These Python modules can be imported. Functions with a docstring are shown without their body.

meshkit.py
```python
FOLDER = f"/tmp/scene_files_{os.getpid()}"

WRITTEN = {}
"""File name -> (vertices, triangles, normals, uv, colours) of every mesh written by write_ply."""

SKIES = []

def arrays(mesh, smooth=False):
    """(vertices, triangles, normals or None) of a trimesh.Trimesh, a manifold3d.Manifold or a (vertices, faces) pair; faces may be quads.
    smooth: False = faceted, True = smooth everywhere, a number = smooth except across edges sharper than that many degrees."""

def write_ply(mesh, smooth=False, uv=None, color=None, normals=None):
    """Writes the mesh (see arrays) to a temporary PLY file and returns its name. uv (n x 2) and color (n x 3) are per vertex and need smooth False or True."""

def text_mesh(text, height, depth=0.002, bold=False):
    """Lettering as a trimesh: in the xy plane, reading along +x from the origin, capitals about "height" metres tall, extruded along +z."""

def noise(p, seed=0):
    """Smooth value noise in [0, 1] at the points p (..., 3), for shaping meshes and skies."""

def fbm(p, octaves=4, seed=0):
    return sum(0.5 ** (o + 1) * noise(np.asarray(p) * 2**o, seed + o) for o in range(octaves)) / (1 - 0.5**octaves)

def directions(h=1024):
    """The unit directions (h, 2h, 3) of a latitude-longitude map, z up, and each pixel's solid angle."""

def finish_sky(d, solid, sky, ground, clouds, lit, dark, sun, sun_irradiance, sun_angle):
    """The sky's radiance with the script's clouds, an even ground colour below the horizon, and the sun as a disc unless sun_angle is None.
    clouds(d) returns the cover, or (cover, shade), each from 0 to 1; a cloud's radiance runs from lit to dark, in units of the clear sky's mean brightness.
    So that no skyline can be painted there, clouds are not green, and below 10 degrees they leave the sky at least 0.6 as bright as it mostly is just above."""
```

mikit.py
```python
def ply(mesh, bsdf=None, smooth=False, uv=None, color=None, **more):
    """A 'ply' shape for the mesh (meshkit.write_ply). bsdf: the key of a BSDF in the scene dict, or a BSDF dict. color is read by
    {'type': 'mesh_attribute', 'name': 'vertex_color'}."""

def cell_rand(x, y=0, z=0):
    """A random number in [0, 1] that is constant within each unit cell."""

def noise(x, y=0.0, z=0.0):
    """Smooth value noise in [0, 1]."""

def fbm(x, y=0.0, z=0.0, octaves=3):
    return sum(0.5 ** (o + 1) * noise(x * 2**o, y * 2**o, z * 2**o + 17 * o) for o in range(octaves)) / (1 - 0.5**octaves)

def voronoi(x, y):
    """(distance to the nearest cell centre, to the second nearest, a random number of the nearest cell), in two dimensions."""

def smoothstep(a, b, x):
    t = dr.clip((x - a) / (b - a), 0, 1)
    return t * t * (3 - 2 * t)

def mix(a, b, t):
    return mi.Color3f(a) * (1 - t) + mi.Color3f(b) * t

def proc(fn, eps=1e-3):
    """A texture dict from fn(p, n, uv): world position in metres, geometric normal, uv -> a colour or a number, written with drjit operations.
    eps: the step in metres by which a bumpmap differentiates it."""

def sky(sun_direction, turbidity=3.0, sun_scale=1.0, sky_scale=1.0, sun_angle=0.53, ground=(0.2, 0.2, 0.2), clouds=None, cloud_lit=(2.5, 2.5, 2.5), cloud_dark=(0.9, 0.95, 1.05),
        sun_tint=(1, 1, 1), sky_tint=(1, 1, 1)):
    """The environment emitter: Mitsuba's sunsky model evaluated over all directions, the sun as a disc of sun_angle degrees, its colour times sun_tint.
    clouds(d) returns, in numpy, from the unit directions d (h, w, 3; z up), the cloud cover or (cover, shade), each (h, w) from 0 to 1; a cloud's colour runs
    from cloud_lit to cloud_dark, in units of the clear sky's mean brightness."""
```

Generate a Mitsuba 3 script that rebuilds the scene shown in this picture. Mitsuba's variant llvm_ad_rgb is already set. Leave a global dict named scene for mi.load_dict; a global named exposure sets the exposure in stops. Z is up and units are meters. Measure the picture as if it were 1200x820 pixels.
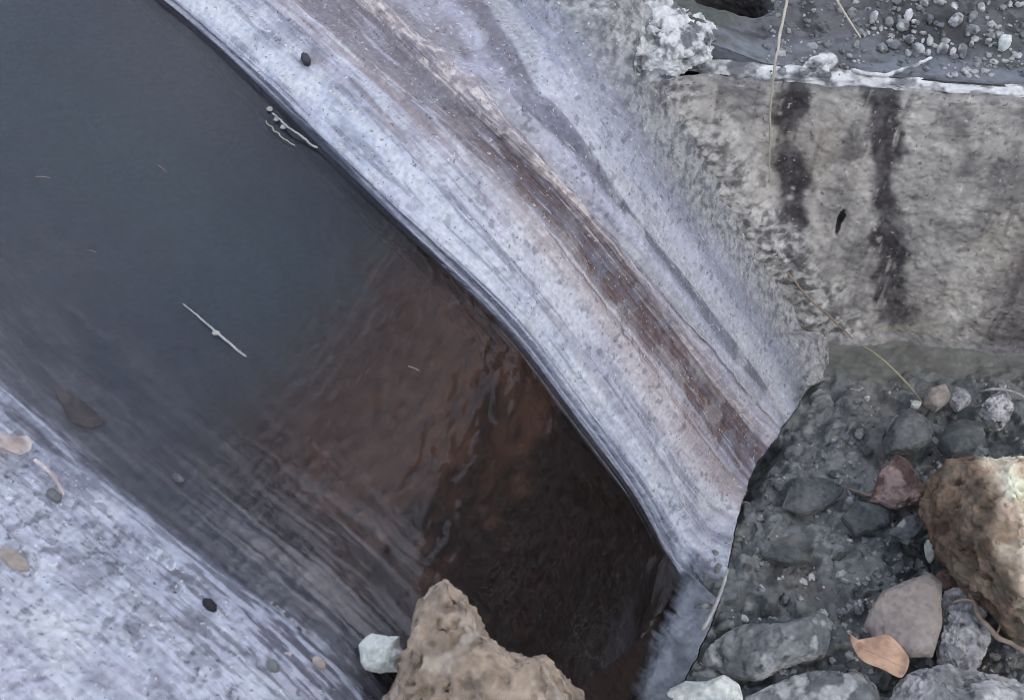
import math
import numpy as np
import trimesh
import drjit as dr
import mitsuba as mi
import mikit
import meshkit
from mikit import noise, fbm, smoothstep, mix
from scipy.interpolate import PchipInterpolator, CubicSpline

# ------------------------------------------------------------------ camera, sky, exposure
T = mi.ScalarTransform4f
CAM = np.array([0.0, 0.0, 1.05])
PITCH, FOV = math.radians(50), 50.0
FWD = np.array([0, math.cos(PITCH), -math.sin(PITCH)])
UP = np.array([0, math.sin(PITCH), math.cos(PITCH)])
RIGHT = np.array([1.0, 0, 0])
FPX = 600 / math.tan(math.radians(FOV / 2))
scene, labels = {'type': 'scene'}, {}
scene['camera'] = {'type': 'thinlens', 'fov': FOV, 'fov_axis': 'x', 'near_clip': 0.02, 'far_clip': 100.0,
                   'aperture_radius': 0.0012, 'focus_distance': 1.2,
                   'to_world': T().look_at(origin=CAM.tolist(), target=(CAM + FWD).tolist(), up=[0, 0, 1])}


def cloud_cover(d):
    """a closed, uneven cloud deck"""
    shade = meshkit.fbm(d * np.array([2.6, 2.6, 4.5]) + 11, 4, 3)
    return np.ones(d.shape[:2]), np.clip((shade - 0.32) / 0.4, 0, 1)


scene['sky'] = mikit.sky((0.45, -0.5, 0.75), turbidity=3, sun_scale=0.16, sun_angle=28, clouds=cloud_cover, ground=(0.22, 0.21, 0.20),
                         cloud_lit=(3.0, 3.2, 3.85), cloud_dark=(1.3, 1.45, 1.85), sun_tint=(0.9, 0.97, 1.12))
exposure = 2.2
LIGHT = np.array([0.98, 0.99, 1.12])      # colour of the daylight, to turn seen colours into base colours
rng = np.random.default_rng(7)


def lin(*c):
    c = np.array(c, float) / 255
    return np.where(c <= 0.04045, c / 12.92, ((c + 0.055) / 1.055) ** 2.4)


def alb(*c):
    return np.clip(lin(*c) / LIGHT, 0.002, 0.8).tolist()


# ------------------------------------------------------------------ survey helpers: a sight line and where it meets a surface
def ray(px, py):
    return FWD + (px - 600) / FPX * RIGHT - (py - 410) / FPX * UP


def at_z(px, py, z):
    d = ray(px, py)
    return CAM + d * ((z - CAM[2]) / d[2])


def at_fn(px, py, fn):
    """first point of the sight line under the height field fn(x, y)"""
    d = ray(px, py)
    lo, hi = 0.2, 6.0
    ts = np.linspace(0.2, 4.0, 800)
    P = CAM + ts[:, None] * d
    below = P[:, 2] < fn(P[:, 0], P[:, 1])
    k = int(np.argmax(below)) if below.any() else len(ts) - 1
    lo, hi = ts[max(k - 1, 0)], ts[k]
    for _ in range(30):
        m = (lo + hi) / 2
        p = CAM + m * d
        if p[2] < fn(p[0], p[1]):
            hi = m
        else:
            lo = m
    return CAM + hi * d


WALL_X0, WALL_Y0, WALL_K = 0.419, 0.902, -0.128
WALL_TOP = 0.38


def at_wall(px, py, off=0.0):
    d = ray(px, py)
    t = (WALL_Y0 - off - WALL_K * WALL_X0) / (d[1] - WALL_K * d[0])
    return CAM + d * t


def wall_y(x):
    return WALL_Y0 + WALL_K * (np.asarray(x) - WALL_X0)


CREST, CDIR = np.array([-0.1, 0.52]), np.array([0.9, -0.44])


def crest_height(x, y):
    """the rounded weir: level, then turning down past the crest line"""
    x, y = np.asarray(x, float), np.asarray(y, float)
    d = (x - CREST[0]) * CDIR[0] + (y - CREST[1]) * CDIR[1]
    k = 0.5 - y
    d = d - 0.5 * 0.03 * np.logaddexp(0, k / 0.03)
    q = np.clip(d + 0.05, 0, None)
    q1 = 0.127
    f = np.where(q < q1, 6.36 * q * q, 6.36 * q1 * q1 + 2 * 6.36 * q1 * (q - q1))
    return 0.4 - f


def ground_height(x, y):
    x, y = np.asarray(x, float), np.asarray(y, float)
    g = 0.19 * 0.04 * np.logaddexp(0, (0.84 - y) / 0.04)
    return np.minimum(g, 0.16)


# ------------------------------------------------------------------ entries
def number(name):
    if name not in scene and name not in things:
        return name
    i = 1
    while f'{name}_{i:03d}' in scene or f'{name}_{i:03d}' in things:
        i += 1
    return f'{name}_{i:03d}'


things = set()


def grid_faces(n, m):
    i = np.arange(n * m).reshape(n, m)
    a, b, c, d = i[:-1, :-1].ravel(), i[1:, :-1].ravel(), i[1:, 1:].ravel(), i[:-1, 1:].ravel()
    return np.vstack([np.stack([a, b, c], 1), np.stack([a, c, d], 1)])


def add(name, mesh, bsdf, parent=None, label=None, category=None, group=None, kind=None, smooth=True, uv=None, normals=None):
    key = number(name if parent is None else parent + '__' + name)
    if normals is not None:
        scene[key] = {'type': 'ply', 'filename': meshkit.write_ply(mesh, True, uv, None, normals=normals), 'face_normals': False,
                      'bsdf': {'type': 'ref', 'id': bsdf}}
    else:
        scene[key] = mikit.ply(mesh, bsdf, smooth=smooth, uv=uv)
    info(key, label, category, group, kind)
    return key


def info(key, label=None, category=None, group=None, kind=None):
    d = {k: v for k, v in dict(label=label, category=category, group=group, kind=kind).items() if v}
    if d:
        labels[key] = d


def thing(name, label, category, group=None):
    key = number(name)
    things.add(key)
    info(key, label, category, group)
    return key


def bsdf(key, color, rough=0.8, spec=0.3, bump=None, bscale=1.0, eps=1e-3):
    b = {'type': 'principled', 'base_color': mikit.proc(color) if callable(color) else {'type': 'rgb', 'value': list(color)},
         'roughness': mikit.proc(rough) if callable(rough) else rough, 'specular': spec}
    if bump is not None:
        b = {'type': 'bumpmap', 'arbitrary': mikit.proc(bump, eps), 'scale': bscale, 'bsdf': b}
    scene[key] = {'type': 'twosided', 'bsdf': b}


def stops(v, table):
    """piecewise-smooth colour along v"""
    out = mi.Color3f(table[0][1])
    for (a, _), (b, c) in zip(table[:-1], table[1:]):
        out = mix(out, c, smoothstep(a, b, v))
    return out


# ------------------------------------------------------------------ materials
E = 4


FOOT_A, FOOT_B = at_z(870, 590, 0.035), at_z(795, 806, 0.07)      # the foot of the chute on the ground
FOOT_T = (FOOT_B - FOOT_A)[:2] / np.linalg.norm((FOOT_B - FOOT_A)[:2])
FOOT_N = np.array([FOOT_T[1], -FOOT_T[0]])
if FOOT_N[0] > 0:
    FOOT_N = -FOOT_N                                             # pointing upstream, into the chute


def foot_dist(x, y):
    return (x - FOOT_A[0]) * FOOT_N[0] + (y - FOOT_A[1]) * FOOT_N[1], (x - FOOT_A[0]) * FOOT_T[0] + (y - FOOT_A[1]) * FOOT_T[1]


def chute_color(p, n, uv):
    u, v = uv.x, uv.y
    streak = fbm(u * 7, v * 9, 3.3, 4) - 0.5
    fine = fbm(u * 45, v * 40, 1.7, 3) - 0.5
    w = v + 0.95 * streak + 0.28 * fine
    c = stops(w, [
        (-3.0, alb(156, 155, 176)), (0.5, alb(150, 150, 172)), (1.1, alb(172, 173, 194)), (2.2, alb(176, 182, 202)), (2.9, alb(146, 152, 174)),
        (3.15, [0.09, 0.095, 0.115]), (3.4, [0.062, 0.066, 0.086]), (4.2, [0.046, 0.056, 0.076]), (5.0, [0.034, 0.056, 0.072]), (5.9, [0.038, 0.046, 0.062]),
        (6.7, [0.06, 0.062, 0.08]), (6.95, [0.06, 0.06, 0.065]), (7.35, alb(84, 88, 110)), (7.6, alb(160, 168, 192)), (8.3, alb(178, 186, 208)), (9.2, alb(164, 167, 186)),
        (9.7, alb(156, 150, 164)), (10.15, alb(106, 92, 96)), (11.0, alb(92, 75, 75)), (11.55, alb(98, 84, 87)), (11.8, alb(176, 168, 178)), (12.15, alb(148, 143, 158)), (12.35, alb(92, 86, 100)),
        (12.7, alb(114, 115, 130)), (13.05, alb(142, 147, 168)), (13.5, alb(130, 134, 150)), (14.0, alb(114, 114, 122)), (15.0, alb(110, 110, 116))])
    dc = (p.x - CREST[0]) * CDIR[0] + (p.y - CREST[1]) * CDIR[1]
    bedw = smoothstep(3.3, 3.9, w) * smoothstep(7.1, 6.9, w)
    c = mix(c, [0.034, 0.030, 0.031], smoothstep(-0.16, -0.04, dc + 0.05 * streak) * bedw * 0.8)
    rust = smoothstep(-0.12, 0.0, dc + 0.06 * streak) * smoothstep(3.7, 4.5, w) * smoothstep(7.1, 6.9, w)
    c = mix(c, mix([0.050, 0.025, 0.017], [0.088, 0.044, 0.028], smoothstep(-0.04, 0.04, dc) * (0.5 + 0.9 * (fbm(p.x * 20, p.y * 20, 6.0, 3) - 0.2))), rust)
    # the bed past the crest is overgrown black
    grow = fbm(dc * 60, (p.x * 0.44 + p.y * 0.9) * 16, 4.4, 3) - 0.5
    comb = fbm(dc * 210, (p.x * 0.44 + p.y * 0.9) * 48, 7.4, 3)
    c = mix(c, [0.022, 0.013, 0.011], smoothstep(0.46, 0.62, comb) * smoothstep(-0.07, 0.02, dc) * bedw * 0.6)  # dark ripple reflections of the water surface, painted into the bed colour
    past = smoothstep(0.040, 0.110, dc + 0.22 * grow) * bedw
    c = mix(c, [0.012, 0.007, 0.006], past * 0.93)
    # brown rusty stain grows downstream, pale mineral film upstream
    dry = smoothstep(7.2, 7.6, v) + smoothstep(3.0, 2.7, v)
    film = fbm(u * 9 + 5, v * 4, 8.1, 4)
    up = smoothstep(2.72, 2.3, u)
    blot = fbm(u * 11 + 2, v * 3.2, 13.0, 4)
    c = mix(c, alb(132, 126, 136), smoothstep(0.50, 0.66, blot) * smoothstep(9.7, 10.2, w) * smoothstep(12.6, 12.2, w) * 0.55 * smoothstep(2.9, 2.6, u))
    chalk = fbm(p.x * 26, p.y * 26, p.z * 26 + 8, 4)
    c = mix(c, alb(198, 202, 216), smoothstep(0.52, 0.66, chalk) * dry * smoothstep(13.2, 12.6, v) * (1 - 0.6 * smoothstep(9.9, 10.3, w) * smoothstep(12.4, 12.1, w)) * 0.5)
    c = mix(c, alb(128, 132, 152), smoothstep(0.46, 0.34, chalk) * dry * 0.55)
    lane = fbm(u * 4.2 + 9, v * 4.2, 23.0, 4)
    bank_r = smoothstep(7.5, 7.9, v) * smoothstep(13.4, 12.9, v)
    c = mix(c, alb(104, 106, 124), smoothstep(0.50, 0.62, lane) * bank_r * 0.55 * smoothstep(0.3, 0.55, fbm(u * 30, v * 14, 3.0, 3)))
    c = mix(c, alb(198, 202, 216), smoothstep(0.47, 0.37, lane) * bank_r * 0.5 * (1 - 0.7 * smoothstep(9.9, 10.3, w) * smoothstep(12.4, 12.1, w)))
    c = mix(c, alb(140, 128, 134), smoothstep(0.52, 0.64, fbm(u * 5 + 4, v * 3.0, 27.0, 4)) * smoothstep(8.3, 9.4, v) * smoothstep(10.2, 9.8, v) * 0.6)
    low = smoothstep(3.1, 2.5, v)
    c = mix(c, alb(132, 132, 156), low * smoothstep(0.48, 0.60, fbm(u * 16, v * 26 + 2 * streak, 25.0, 3)) * 0.38)
    brown = smoothstep(9.6, 10.2, w) * smoothstep(12.9, 12.4, w)
    c = mix(c, alb(126, 123, 136), brown * up * 0.75)
    c = mix(c, alb(178, 180, 205), dry * smoothstep(0.55, 0.75, film) * 0.55)
    c = mix(c, alb(176, 168, 176), smoothstep(9.3, 9.9, w) * smoothstep(10.2, 9.95, w) * smoothstep(2.5, 2.7, u) * 0.5)
    ridge = smoothstep(11.45, 11.72, w) * smoothstep(12.22, 12.02, w) * smoothstep(0.25, 0.45, fbm(u * 16, v * 5, 17.0, 4)) * (0.3 + 0.7 * smoothstep(2.84, 2.66, u))
    c = mix(c, mix(alb(150, 142, 150), alb(204, 197, 201), smoothstep(0.35, 0.6, fbm(p.x * 120, p.y * 120, p.z * 120, 3))), ridge * 0.8)
    rightup = 1 - 0.75 * smoothstep(7.3, 7.8, v) * smoothstep(2.65, 2.35, u)
    ln = fbm(u * 2.2, v * 4.6 + 0.5 * streak, 31.0, 2)
    edge = smoothstep(6.75, 7.0, w) * smoothstep(8.0, 7.5, w)
    c = mix(c, alb(58, 61, 76), smoothstep(0.52, 0.40, ln) * edge * 0.85)
    c = mix(c, alb(168, 174, 196), smoothstep(0.56, 0.64, ln) * edge * 0.7)
    # pits and grime
    pit = fbm(p.x * 130 + u * 20, p.y * 130, p.z * 130, 2)
    pit2 = fbm(u * 120, v * 60, 4.2, 3)
    g = smoothstep(0.60, 0.76, pit2) * 0.5 * smoothstep(7.6, 7.0, v) + smoothstep(0.60, 0.74, pit) * (0.5 + 0.3 * smoothstep(7.0, 7.6, v))
    calm = (0.35 + 0.65 * smoothstep(1.0, 2.2, v)) * smoothstep(0.3, 1.0, v)
    wear = smoothstep(0.38, 0.62, fbm(u * 5, v * 1.8, 21.0, 3))
    c = mix(c, alb(62, 64, 78), dr.minimum(g * dry * calm * rightup * (1 - 0.45 * smoothstep(7.2, 7.6, v)) * (0.3 + 0.7 * wear), 0.8))
    c = mix(c, alb(205, 208, 222), smoothstep(0.70, 0.84, fbm(u * 70 + 30, v * 45, 9.2, 2)) * dry * smoothstep(7.2, 8, v) * 0.5)
    # rough mottled joint next to the wall
    m = smoothstep(13.1, 13.9, v + 0.5 * streak)
    mot = fbm(p.x * 140, p.y * 140, p.z * 140, 3)
    c = mix(c, mix(alb(90, 91, 98), alb(178, 179, 186), smoothstep(0.22, 0.72, mot + 0.25 * (fbm(p.x * 330, p.y * 330, p.z * 330, 2) - 0.5))), m * 0.8)
    # bed streaks
    wet = smoothstep(3.0, 3.3, v) * smoothstep(7.1, 6.8, v)
    bs = fbm(u * 10, v * 17 + 3 * streak, 2.2, 4)
    down = 0.25 + 0.75 * smoothstep(2.45, 2.72, u)
    c = mix(c, [0.34, 0.32, 0.33], wet * smoothstep(0.48, 0.68, bs) * smoothstep(4.9, 3.3, v) * 0.6 * down)
    bs2 = fbm(u * 34, v * 36 + 4 * streak, 5.2, 4)
    c = mix(c, [0.30, 0.28, 0.29], wet * smoothstep(0.48, 0.66, bs2) * smoothstep(4.6, 3.2, v) * 0.6 * down)
    c = mix(c, alb(70, 70, 84), smoothstep(1.7, 3.0, v + 0.8 * streak) * smoothstep(3.4, 3.1, v) * smoothstep(0.44, 0.60, bs2) * (0.35 + 0.5 * down))
    # the sill at the foot
    fd, fl = foot_dist(p.x, p.y)
    sill = smoothstep(0.034, 0.020, fd + 0.03 * streak - 0.02 * fl) * smoothstep(-0.03, 0.05, fl) * smoothstep(8.6, 7.6, v)
    c = mix(c, mix(alb(74, 80, 92), alb(124, 130, 146), smoothstep(0.25, 0.75, fbm(p.x * 45, p.y * 45, p.z * 45, 4))), sill)
    sp = noise(p.x * 420, p.y * 420, p.z * 420)
    c = mix(c, alb(58, 60, 72), smoothstep(0.84, 0.90, sp) * dry * 0.6)
    c = mix(c, alb(214, 216, 224), smoothstep(0.15, 0.10, sp) * dry * 0.55)
    return c * (0.72 + 0.56 * fbm(p.x * 260, p.y * 260, p.z * 260, 2))


def chute_bump(p, n, uv):
    return 0.0035 * fbm(p.x * 150, p.y * 150, p.z * 150, 3) + 0.002 * fbm(uv.x * 60, uv.y * 40, 0.0, 3)


bsdf('chute_concrete', chute_color, 0.75, 0.25, chute_bump, 1.0)

OVAL, SLOT = at_wall(985, 235), at_wall(985, 262)
STAIN = []
for (p0, p1) in (((930, 110), (925, 330)), ((1030, 120), (1048, 390))):
    a, b = at_wall(*p0), at_wall(*p1)
    STAIN.append((float(b[0]), float(b[2]), float((a[0] - b[0]) / (a[2] - b[2]))))


def wall_stain(x, z):
    s = 0.0
    for (sx, sz, sl), wd in zip(STAIN, (0.0115, 0.0165)):
        c0 = sx + (z - sz) * sl + 0.020 * (fbm(z * 22, sx * 30, 5.0, 3) - 0.5)
        wdt = wd * (0.25 + 1.5 * fbm(z * 30 + 9, sx * 50, 1.0, 3)) + 0.022 * (fbm(x * 70, z * 40, 3.0, 4) - 0.5)
        s = s + smoothstep(wdt + 0.008, wdt - 0.006, dr.abs(x - c0)) * smoothstep(0.08, 0.36, fbm(x * 130, z * 16, 2.0, 3))
    return dr.minimum(s, 1.0)


def wall_color(p, n, uv):
    big = fbm(p.x * 11, p.z * 9, 1.5, 4)
    c = mix(alb(148, 145, 147), alb(192, 189, 190), smoothstep(0.3, 0.7, big))
    c = mix(c, alb(164, 158, 154), smoothstep(0.5, 0.72, fbm(p.x * 9 + 40, p.z * 7, 3.0, 3)) * 0.7)
    run = fbm(p.x * 70, p.z * 7, 2.0, 3)
    c = mix(c, alb(88, 86, 92), smoothstep(0.55, 0.75, run) * 0.5)
    c = mix(c, alb(84, 82, 90), smoothstep(0.58, 0.72, fbm(p.x * 25 + 7, p.z * 20, 6.0, 4)) * 0.45)
    st = wall_stain(p.x, p.z) * smoothstep(0.02, 0.05, p.z)
    br = fbm(p.x * 90, p.z * 60, 4.0, 3)
    c = mix(c, mix(alb(58, 55, 60), alb(92, 88, 94), smoothstep(0.4, 0.7, br)), st * smoothstep(0.22, 0.42, br + 0.12) * 0.93)
    spot = fbm(p.x * 120, p.z * 120, 8.0, 2)
    c = mix(c, alb(62, 60, 66), smoothstep(0.72, 0.86, spot) * 0.45)
    pc = OVAL
    ov = dr.sqrt(dr.square((p.x - pc[0]) / 0.034) + dr.square((p.z - pc[2]) / 0.062)) + 0.5 * (fbm(p.x * 50, p.z * 50, 9.0, 3) - 0.5)
    c = mix(c, alb(182, 178, 178), smoothstep(1.05, 0.85, ov) * (0.30 + 0.45 * smoothstep(0.45, 0.85, ov)))
    sl = dr.sqrt(dr.square((p.x - SLOT[0]) / 0.0042) + dr.square((p.z - SLOT[2]) / 0.021)) + 0.6 * (fbm(p.x * 120, p.z * 120, 9.0, 2) - 0.5)
    c = mix(c, alb(44, 42, 48), smoothstep(1.15, 0.8, sl))
    rs = fbm(p.x * 16 + 3, p.z * 8, 4.0, 4)
    c = mix(c, alb(88, 82, 88), smoothstep(0.555, 0.60, p.x + 0.05 * (rs - 0.5)) * smoothstep(0.40, 0.56, rs) * 0.7)
    # mineral bloom along the foot, the top and towards the chute
    edge = smoothstep(0.02, 0.004, p.z + 0.015 * (big - 0.5)) + 0.6 * smoothstep(0.355, 0.38, p.z + 0.03 * (run - 0.5))
    jd = p.x - (0.415 - 0.72 * p.z)          # distance from the slanting joint
    cr = smoothstep(0.060, 0.0, jd + 0.10 * (fbm(p.x * 45, p.z * 45, 2.0, 4) - 0.5))
    mot = fbm(p.x * 140, p.z * 140, 3.0, 3)
    c = mix(c, mix(alb(98, 97, 101), alb(202, 201, 205), smoothstep(0.22, 0.72, mot + 0.25 * (fbm(p.x * 330, p.z * 330, 3.0, 2) - 0.5))), dr.minimum(cr * 0.85, 1))
    c = mix(c, alb(160, 160, 170), dr.minimum(edge, 1) * 0.6)
    sp = noise(p.x * 380, p.z * 380, p.y * 380)
    c = mix(c, alb(60, 58, 64), smoothstep(0.84, 0.90, sp) * 0.6)
    c = mix(c, alb(206, 204, 206), smoothstep(0.14, 0.10, sp) * 0.5)
    return c * (0.72 + 0.56 * fbm(p.x * 230, p.z * 230, p.y * 230, 2))


def wall_bump(p, n, uv):
    return 0.005 * fbm(p.x * 120, p.z * 120, p.y * 120, 4)


bsdf('wall_concrete', wall_color, 0.85, 0.2, wall_bump, 1.0)


def crust_color(p, n, uv):
    f = fbm(p.x * 70, p.y * 70, p.z * 70, 4)
    return mix(alb(112, 114, 122), alb(206, 209, 218), smoothstep(0.34, 0.56, f)) * (0.8 + 0.4 * fbm(p.x * 240, p.y * 240, p.z * 240, 2))


def crust_bump(p, n, uv):
    return 0.008 * fbm(p.x * 110, p.y * 110, p.z * 110, 4)


bsdf('crust', crust_color, 0.85, 0.2, crust_bump)


def mud_color(p, n, uv):
    b = fbm(p.x * 9, p.y * 9, 1.0, 4)
    c = mix(alb(95, 100, 106), alb(132, 136, 142), smoothstep(0.3, 0.72, b))
    near = smoothstep(0.80, 0.87, p.y + 0.12 * (b - 0.5))            # smooth silt along the wall
    c = mix(c, mix(alb(100, 103, 103), alb(124, 125, 126), fbm(p.x * 7, p.y * 30, 4.0, 3)), near)
    s = fbm(p.x * 85, p.y * 85, p.z * 85, 4)
    c = mix(c, alb(62, 64, 70), smoothstep(0.50, 0.66, s) * (1 - 0.8 * near) * 0.6)
    c = mix(c, alb(146, 148, 152), smoothstep(0.58, 0.70, fbm(p.x * 60 + 9, p.y * 90, p.z * 60, 4)) * (1 - 0.7 * near) * 0.7)
    c = mix(c, alb(92, 88, 90), smoothstep(0.55, 0.7, fbm(p.x * 14 + 3, p.y * 14, 7.0, 3)) * 0.5)
    return c * (0.82 + 0.36 * fbm(p.x * 280, p.y * 280, p.z * 280, 2))


def mud_rough(p, n, uv):
    return 0.42 + 0.35 * fbm(p.x * 12, p.y * 12, 5.0, 3)


def mud_bump(p, n, uv):
    near = smoothstep(0.80, 0.87, p.y)
    return (0.006 * fbm(p.x * 110, p.y * 110, p.z * 110, 4)) * (1 - 0.75 * near)


bsdf('mud', mud_color, mud_rough, 0.4, mud_bump)


def soil_color(p, n, uv):
    b = fbm(p.x * 14, p.y * 14, 2.0, 4)
    c = mix(alb(64, 64, 68), alb(94, 94, 101), smoothstep(0.3, 0.7, b))
    c = mix(c, alb(48, 48, 54), smoothstep(0.52, 0.66, fbm(p.x * 70, p.y * 70, p.z * 70, 4)) * 0.7)
    c = mix(c, alb(80, 88, 78), smoothstep(0.58, 0.7, fbm(p.x * 10 + 30, p.y * 10, 2.0, 3)) * 0.45)
    lip = smoothstep(0.09, 0.02, p.y - (0.902 - 0.128 * (p.x - 0.419)))
    c = mix(c, alb(118, 124, 140), lip * smoothstep(0.3, 0.6, fbm(p.x * 12, p.y * 60, 3.0, 4)) * 0.75)
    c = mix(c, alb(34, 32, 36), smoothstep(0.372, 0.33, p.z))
    return c * (0.8 + 0.4 * fbm(p.x * 240, p.y * 240, p.z * 240, 2))


def soil_bump(p, n, uv):
    return 0.007 * fbm(p.x * 110, p.y * 110, p.z * 110, 4)


bsdf('soil', soil_color, 0.7, 0.3, soil_bump)


def rock_bsdf(key, a, b, dark, s=40.0, pit=0.6, rough=0.85, light=None, bump=0.006):
    def color(p, n, uv):
        f = fbm(p.x * s, p.y * s, p.z * s, 4)
        c = mix(alb(*a), alb(*b), smoothstep(0.32, 0.68, f))
        q = fbm(p.x * s * 3 + 4, p.y * s * 3, p.z * s * 3, 3)
        c = mix(c, alb(*dark), smoothstep(0.55, 0.72, q) * pit)
        if light:
            c = mix(c, alb(*light), smoothstep(0.50, 0.64, fbm(p.x * s * 1.3, p.y * s * 1.3, p.z * s * 1.3 + 33, 4)) * 0.8)
        return c * (0.66 + 0.68 * fbm(p.x * 250, p.y * 250, p.z * 250, 2))

    def bp(p, n, uv):
        return bump * fbm(p.x * 120, p.y * 120, p.z * 120, 4)
    bsdf(key, color, rough, 0.25, bp)


rock_bsdf('stone_shard', (126, 114, 107), (158, 143, 132), (84, 74, 70), 34, 0.7, light=(166, 156, 150), bump=0.008)
rock_bsdf('stone_grey', (94, 98, 106), (126, 129, 136), (58, 60, 66), 40, 0.6, light=(176, 178, 186))
rock_bsdf('stone_pale', (120, 122, 130), (160, 160, 170), (70, 70, 76), 45, 0.8, light=(196, 196, 204))
rock_bsdf('stone_white', (178, 186, 192), (206, 210, 212), (140, 146, 152), 40, 0.35, bump=0.002)
rock_bsdf('stone_dark', (80, 85, 90), (104, 107, 112), (50, 52, 56), 40, 0.5, 0.6, bump=0.002)
rock_bsdf('stone_beige', (138, 130, 132), (158, 150, 148), (116, 110, 114), 20, 0.3, 0.7, bump=0.0015)
rock_bsdf('stone_red', (98, 80, 80), (128, 104, 100), (70, 60, 62), 35, 0.5, light=(170, 150, 150))
rock_bsdf('stone_black', (40, 40, 48), (62, 62, 72), (30, 30, 34), 60, 0.4, 0.7, bump=0.002)


BIG_L = None


def big_color(p, n, uv):
    f = fbm(p.x * 30, p.y * 30, p.z * 30, 4)
    c = mix(alb(210, 190, 174), alb(246, 230, 216), smoothstep(0.32, 0.66, f))
    c = mix(c, alb(122, 100, 88), smoothstep(0.54, 0.68, fbm(p.x * 55 + 5, p.y * 55, p.z * 55, 4)) * 0.75)
    c = mix(c, alb(236, 222, 208), smoothstep(0.52, 0.66, fbm(p.x * 24 + 15, p.y * 24, p.z * 34, 4)) * 0.7)
    # brown earth on the left flank, with the flank's shade painted in too
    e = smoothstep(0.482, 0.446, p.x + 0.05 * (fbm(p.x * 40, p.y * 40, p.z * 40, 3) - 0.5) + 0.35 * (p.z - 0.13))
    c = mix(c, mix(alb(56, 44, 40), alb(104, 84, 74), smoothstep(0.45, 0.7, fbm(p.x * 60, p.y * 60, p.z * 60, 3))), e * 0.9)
    return c * (0.82 + 0.36 * fbm(p.x * 260, p.y * 260, p.z * 260, 2))


def big_bump(p, n, uv):
    return 0.016 * fbm(p.x * 90, p.y * 90, p.z * 90, 5)


bsdf('stone_tan', big_color, 0.9, 0.2, big_bump)


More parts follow.
